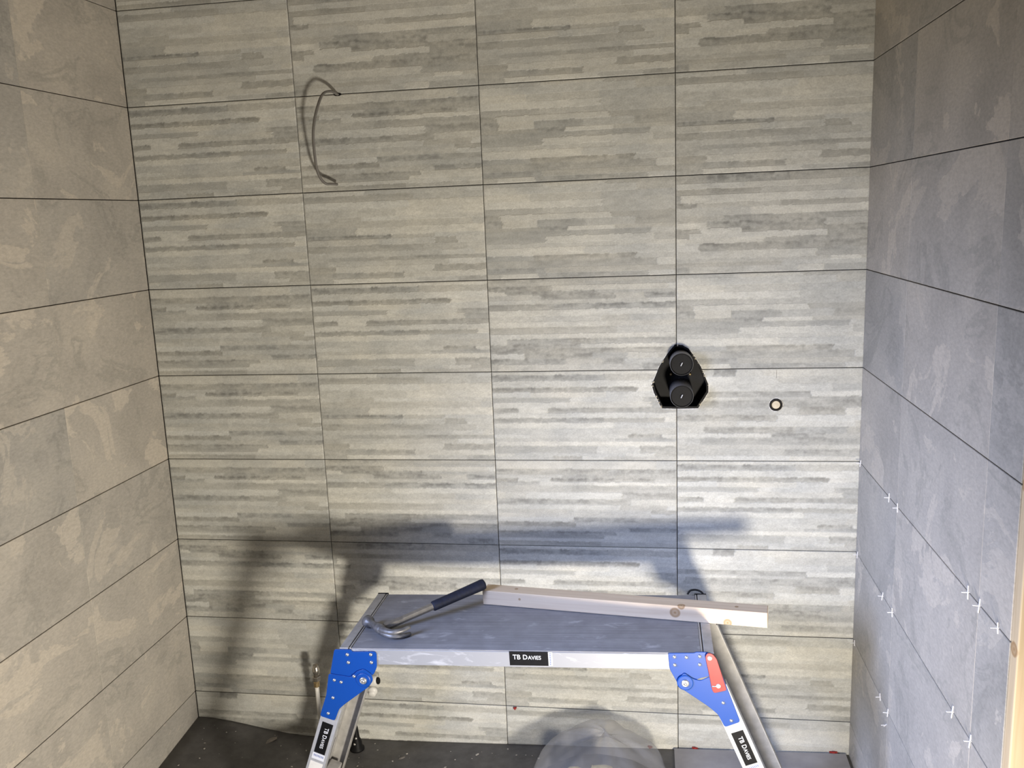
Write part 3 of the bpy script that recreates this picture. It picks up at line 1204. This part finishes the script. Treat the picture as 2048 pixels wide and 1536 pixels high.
mesh_obj('hex_nut', bm, M_CHROME, wp).location = Vector((0.528, -0.100, 0.230)) - wo
bm = bm_lathe([(0.0085, 0.0), (0.0100, 0.001), (0.0100, 0.010), (0.0125, 0.013), (0.0135, 0.020), (0.0125, 0.029), (0.0100, 0.034), (0.0100, 0.042), (0.0065, 0.042), (0.0060, 0.028), (0, 0.028)], 20)
mesh_obj('fitting', bm, M_CHROME, wp, smooth=True).location = Vector((0.529, -0.100, 0.246)) - wo

# white capped stub low on the wall, behind the left hinge
ws = empty('capped_pipe_stub', (0.712, 0.0, 0.190))
tag(ws, 'white plastic pipe elbow on the back wall behind the left blue hinge', 'pipe')
ws.scale = (1.22, 1.0, 1.22)
mesh_obj('pipe', bm_tube([(0, 0.004, 0.012), (0, -0.050, 0.012)], 0.0110, 16), M_WHITE, ws, smooth=True)
bm = bm_lathe([(0, 0), (0.0145, 0), (0.0150, 0.003), (0.0150, 0.020), (0.0120, 0.024), (0.0, 0.024)], 20, mat=frame_from((-0.002, -0.060, 0.018), (0.8, -0.1, 0.12)))
mesh_obj('elbow', bm, M_WHITE, ws, smooth=True)
bm = bm_lathe([(0.0, 0), (0.0105, 0), (0.0105, 0.004), (0.0085, 0.006), (0, 0.006)], 20, mat=frame_from((0.0215, -0.062, 0.0215), (0.8, -0.1, 0.12)))
mesh_obj('seal', bm, M_BLACK, ws, smooth=True)
bm = bm_lathe([(0.0, 0), (0.0120, 0), (0.0140, 0.003), (0.0140, 0.012), (0.011, 0.013), (0.011, 0.020), (0.0085, 0.024), (0.0, 0.024)], 20, mat=frame_from((0.004, -0.055, -0.010), (0.1, -0.9, -0.35)))
mesh_obj('stop_end', bm, M_WHITE, ws, smooth=True)

# black tapering connector standing on the floor at the wall, by the back left leg
fzb = floor_z(0.65, -0.06)
bp = empty('black_pipe_connector', (0.645, -0.065, fzb))
tag(bp, 'black tapered pipe connector on the floor beside the back left leg', 'pipe')
bm = bm_lathe([(0, 0), (0.026, 0), (0.026, 0.006), (0.019, 0.012), (0.018, 0.034), (0.012, 0.046), (0.008, 0.085), (0.004, 0.105), (0.0, 0.106)], 20)
mesh_obj('body', bm, M_BLACK, bp, smooth=True)
for z, a_ in ((0.030, -1.7), (0.050, -1.35)):
    r_ = 0.0175 if z < 0.04 else 0.012
    bm = bm_lathe([(0, 0), (0.0042, 0), (0.0042, 0.002), (0, 0.003)], 10, mat=frame_from((r_ * math.cos(a_), r_ * math.sin(a_), z), (math.cos(a_), math.sin(a_), 0.2)))
    mesh_obj('screw', bm, M_STEEL, bp, smooth=True)

# ------------------------------------------------------------------ white cross spacers in the joints of the right wall
SPZ = {1: ZROW0 - PZ * 5, 2: ZROW0 - PZ * 6, 3: ZROW0 - PZ * 7}
spl = [(-0.022, 1.011, 0.85, 'topmost white tile spacer tucked into the right back corner'),
       (-0.026, 0.709, 0.85, 'middle white tile spacer in the right back corner'),
       (-0.030, 0.407, 0.80, 'lowest white tile spacer in the right back corner'),
       (-0.361, 1.011, 1.0, 'left spacer of the uppermost close pair on the right wall'),
       (-0.446, 1.011, 1.0, 'right spacer of the uppermost close pair on the right wall'),
       (-0.337, 0.709, 0.95, 'left spacer of the pair on the second joint, nearest the back corner'),
       (-0.441, 0.709, 1.0, 'right spacer of the pair on the second joint, nearest the back corner'),
       (-0.982, 1.011, 1.15, 'upper spacer of the large pair left of the pine stud'),
       (-1.046, 1.011, 1.15, 'lower spacer of the large pair left of the pine stud'),
       (-1.143, 1.011, 0.9, 'white spacer closest to the pine stud on the right wall'),
       (-0.358, 0.407, 0.9, 'uppermost of three spacers at the bottom of the right wall'),
       (-0.441, 0.407, 0.95, 'middle of three spacers at the bottom of the right wall'),
       (-0.424, 0.358, 0.8, 'crooked lowest of three spacers at the bottom of the right wall'),
       (-0.934, 0.709, 1.15, 'upper spacer of the lower large pair left of the stud foot'),
       (-1.044, 0.709, 1.15, 'lower spacer of the lower large pair left of the stud foot')]
M_SP = simple('white_spacer_plastic', (0.80, 0.80, 0.82), 0.4, 0, 0.03)
bm = bmesh.new()
bm_box((-0.0135, -0.0012, -0.0010), (0.006, 0.0012, 0.0010), 0.0003, bm)      # arm out of / into the joint
bm_box((-0.0020, -0.0012, -0.0125), (0.0002, 0.0012, 0.0125), 0.0003, bm)     # upright arms
sp_me = bpy.data.meshes.new('tile_spacer')
bm.to_mesh(sp_me)
bm.free()
sp_me.materials.append(M_SP)
sr = random.Random(2)
for (y, z, s, lab) in spl:
    o = bpy.data.objects.new('tile_spacer', sp_me)
    link(o)
    o.location = (WX - 0.0006, y, z)
    o.scale = (1.0, s, s * 1.05)
    o.rotation_euler = (sr.uniform(-0.06, 0.06), sr.uniform(-0.10, 0.10), sr.uniform(-0.12, 0.12))
    if 'crooked' in lab:
        o.rotation_euler = (0.7, 0.1, 0.2)
    tag(o, lab, 'tile spacer', 'tile spacers on the right wall')

# ------------------------------------------------------------------ red levelling clip stubs in the joints
for (x, z, ln, lab) in [(1.219, 0.100, 0.012, 'red plastic clip stub below the front beam, left of centre'),
                        (1.692, -0.024, 0.016, 'red clip stub at the wall foot behind the plastic bag'),
                        (1.846, -0.020, 0.020, 'red clip stub at the wall foot left of the right leg'),
                        (2.305, -0.008, 0.026, 'red clip stub at the wall foot in the right corner')]:
    zz = z if z > 0.05 else max(z, floor_z(x, 0) + 0.006)
    bm = bm_box((-ln / 2, -0.004, -0.0025), (ln / 2, 0.004, 0.0025), 0.001)
    bm_box((-ln / 5, -0.007, -0.005), (ln / 5, -0.002, 0.005), 0.001, bm)
    o = mesh_obj('levelling_clip', bm, M_RED)
    o.location = (x, -0.003, zz)
    o.rotation_euler = (0, sr.uniform(-0.3, 0.3), 0)
    tag(o, lab, 'tile clip', 'red clip stubs along the back wall')

# ------------------------------------------------------------------ pale board along the wall foot on the right
bm = bmesh.new()
x0, x1 = 1.775, WX - 0.012
nn = 14
rowA = [bm.verts.new((x0 + (x1 - x0) * i / nn, -0.010, floor_z(x0 + (x1 - x0) * i / nn, 0) + 0.009)) for i in range(nn + 1)]
rowB = [bm.verts.new((x0 + (x1 - x0) * i / nn, -0.205, floor_z(x0 + (x1 - x0) * i / nn, -0.2) + 0.009)) for i in range(nn + 1)]
for i in range(nn):
    bm.faces.new((rowA[i], rowB[i], rowB[i + 1], rowA[i + 1]))
r = bmesh.ops.extrude_face_region(bm, geom=bm.faces[:])
for e in r['geom']:
    if isinstance(e, bmesh.types.BMVert):
        e.co.z -= 0.0085
bmesh.ops.recalc_face_normals(bm, faces=bm.faces)
bo = mesh_obj('backer_board', bm, simple('pale_grey_board', (0.34, 0.33, 0.34), 0.7, 0, 0.12, 14))
tag(bo, 'pale grey board lying on the floor along the back wall, right side', 'board')

# ------------------------------------------------------------------ crumpled polythene bag with foam scraps inside
def make_poly():
    m, nt, b = new_mat('cloudy_polythene')
    v = objcoord(nt)
    f = noise(nt, v, 18, 4, 0.6, 0.5)
    r = ramp(nt, [(0.3, (0.34, 0.335, 0.335)), (0.7, (0.50, 0.495, 0.495))])
    L(nt, f, r.inputs[0])
    L(nt, r.outputs[0], b.inputs['Base Color'])
    b.inputs['Roughness'].default_value = 0.32
    b.inputs['Alpha'].default_value = 0.33
    return m


M_POLY = make_poly()
bc = Vector((1.530, -0.275, floor_z(1.53, -0.27)))
br = np.random.default_rng(21)
bm = bmesh.new()
NT, NR = 56, 26
ph = br.uniform(0, 6.28, 8)
rings = []
for j in range(NR + 1):
    t = j / NR
    ring = []
    for i in range(NT):
        th = 2 * math.pi * i / NT
        rr = (math.cos(t * math.pi / 2)) ** 0.8
        fold = 0.5 * math.sin(5 * th + ph[0] + 2.0 * t) + 0.35 * math.sin(9 * th + ph[1] - 3 * t) + 0.25 * math.sin(14 * th + ph[2] + 5 * t)
        fold += 0.30 * abs(math.sin(7 * t + 3 * th + ph[3]))
        R = rr * (1 + 0.075 * fold * (0.3 + t))
        hgt = 0.160 * (math.sin(t * math.pi / 2)) ** 0.95 * (1 + 0.07 * math.sin(2 * th + ph[4]) + 0.05 * fold * t)
        ring.append(bm.verts.new((0.230 * R * math.cos(th) + 0.015 * t, 0.225 * R * math.sin(th) + 0.105 * t, 0.003 + hgt)))
    rings.append(ring)
for A_, B_ in zip(rings, rings[1:]):
    for i in range(NT):
        bm.faces.new((A_[i], A_[(i + 1) % NT], B_[(i + 1) % NT], B_[i]))
bmesh.ops.recalc_face_normals(bm, faces=bm.faces)
bag = mesh_obj('plastic_bag', bm, M_POLY, smooth=True)
bag.location = bc
tag(bag, 'crumpled cloudy grey polythene bag on the floor under the platform', 'plastic bag')
M_FOAM = simple('yellow_foam', (0.62, 0.52, 0.24), 0.9, 0, 0.15, 70, 0.5)
for k, (x, y, z, s, lab) in enumerate([(1.454, -0.290, 0.035, 0.028, 'smaller yellow foam scrap inside the plastic bag, on the left'),
                                       (1.540, -0.290, 0.035, 0.038, 'larger yellow foam scrap inside the plastic bag, on the right')]):
    bm = bmesh.new()
    bmesh.ops.create_cube(bm, size=1.0)
    bmesh.ops.subdivide_edges(bm, edges=bm.edges, cuts=5, use_grid_fill=True)
    q = np.random.default_rng(30 + k)
    for v in bm.verts:
        c = v.co.normalized() * 0.62
        v.co = v.co.lerp(c, 0.55) + Vector(q.uniform(-0.03, 0.03, 3))
    zf = floor_z(x, y)
    topz = z + s * 0.8
    bmesh.ops.scale(bm, vec=(2.0 * s, 1.8 * s, (topz - zf)), verts=bm.verts)
    o = mesh_obj('foam_scrap', bm, M_FOAM, smooth=True)
    zmin = min(v.co.z for v in o.data.vertices)
    o.location = (x, y, zf - zmin + 0.001)
    tag(o, lab, 'foam', 'foam scraps in the bag')

# ------------------------------------------------------------------ plaster flakes on the floor
bm = bmesh.new()
fr = random.Random(11)
for k in range(150):
    x = fr.uniform(0.05, 1.35)
    y = -fr.uniform(0.02, 0.55)
    s = fr.choice([0.0012, 0.0016, 0.0022, 0.003, 0.0045])
    mt = Matrix.Translation((x, y, floor_z(x, y) + s * 0.35)) @ Matrix.Rotation(fr.random() * 6, 4, 'Z') @ Matrix.Diagonal((s * fr.uniform(0.7, 2.2), s, s * 0.4, 1))
    bmesh.ops.create_icosphere(bm, subdivisions=1, radius=1, matrix=mt)
o = mesh_obj('plaster_flakes', bm, simple('pale_plaster', (0.42, 0.40, 0.37), 0.9))
tag(o, 'pale plaster flakes scattered over the dark floor', 'debris', kind='stuff')
# dried adhesive smear near the left corner
for (x, y, sx, sy, rz, lab) in [(0.31, -0.060, 0.030, 0.016, 0.9, 'pale dried adhesive smear on the dark floor near the left corner'),
                                (0.822, -0.105, 0.013, 0.006, 0.8, 'small pale adhesive blob on the floor right of the left leg')]:
    bm = bmesh.new()
    q = random.Random(int(x * 1000))
    ctr = bm.verts.new((0, 0, 0.0022))
    rg = []
    for k in range(18):
        th = 2 * math.pi * k / 18
        rr = 1 + q.uniform(-0.25, 0.25)
        px_, py_ = sx * rr * math.cos(th), sy * rr * math.sin(th)
        rg.append(bm.verts.new((px_, py_, 0.0002)))
    for k in range(18):
        bm.faces.new((ctr, rg[k], rg[(k + 1) % 18]))
    o = mesh_obj('adhesive_smear', bm, simple('grey_adhesive', (0.24, 0.22, 0.20), 0.9, 0, 0.3, 60), smooth=True)
    o.location = (x, y, floor_z(x, y) + 0.0004)
    o.rotation_euler = (0, 0.0, rz)
    tag(o, lab, 'smear')
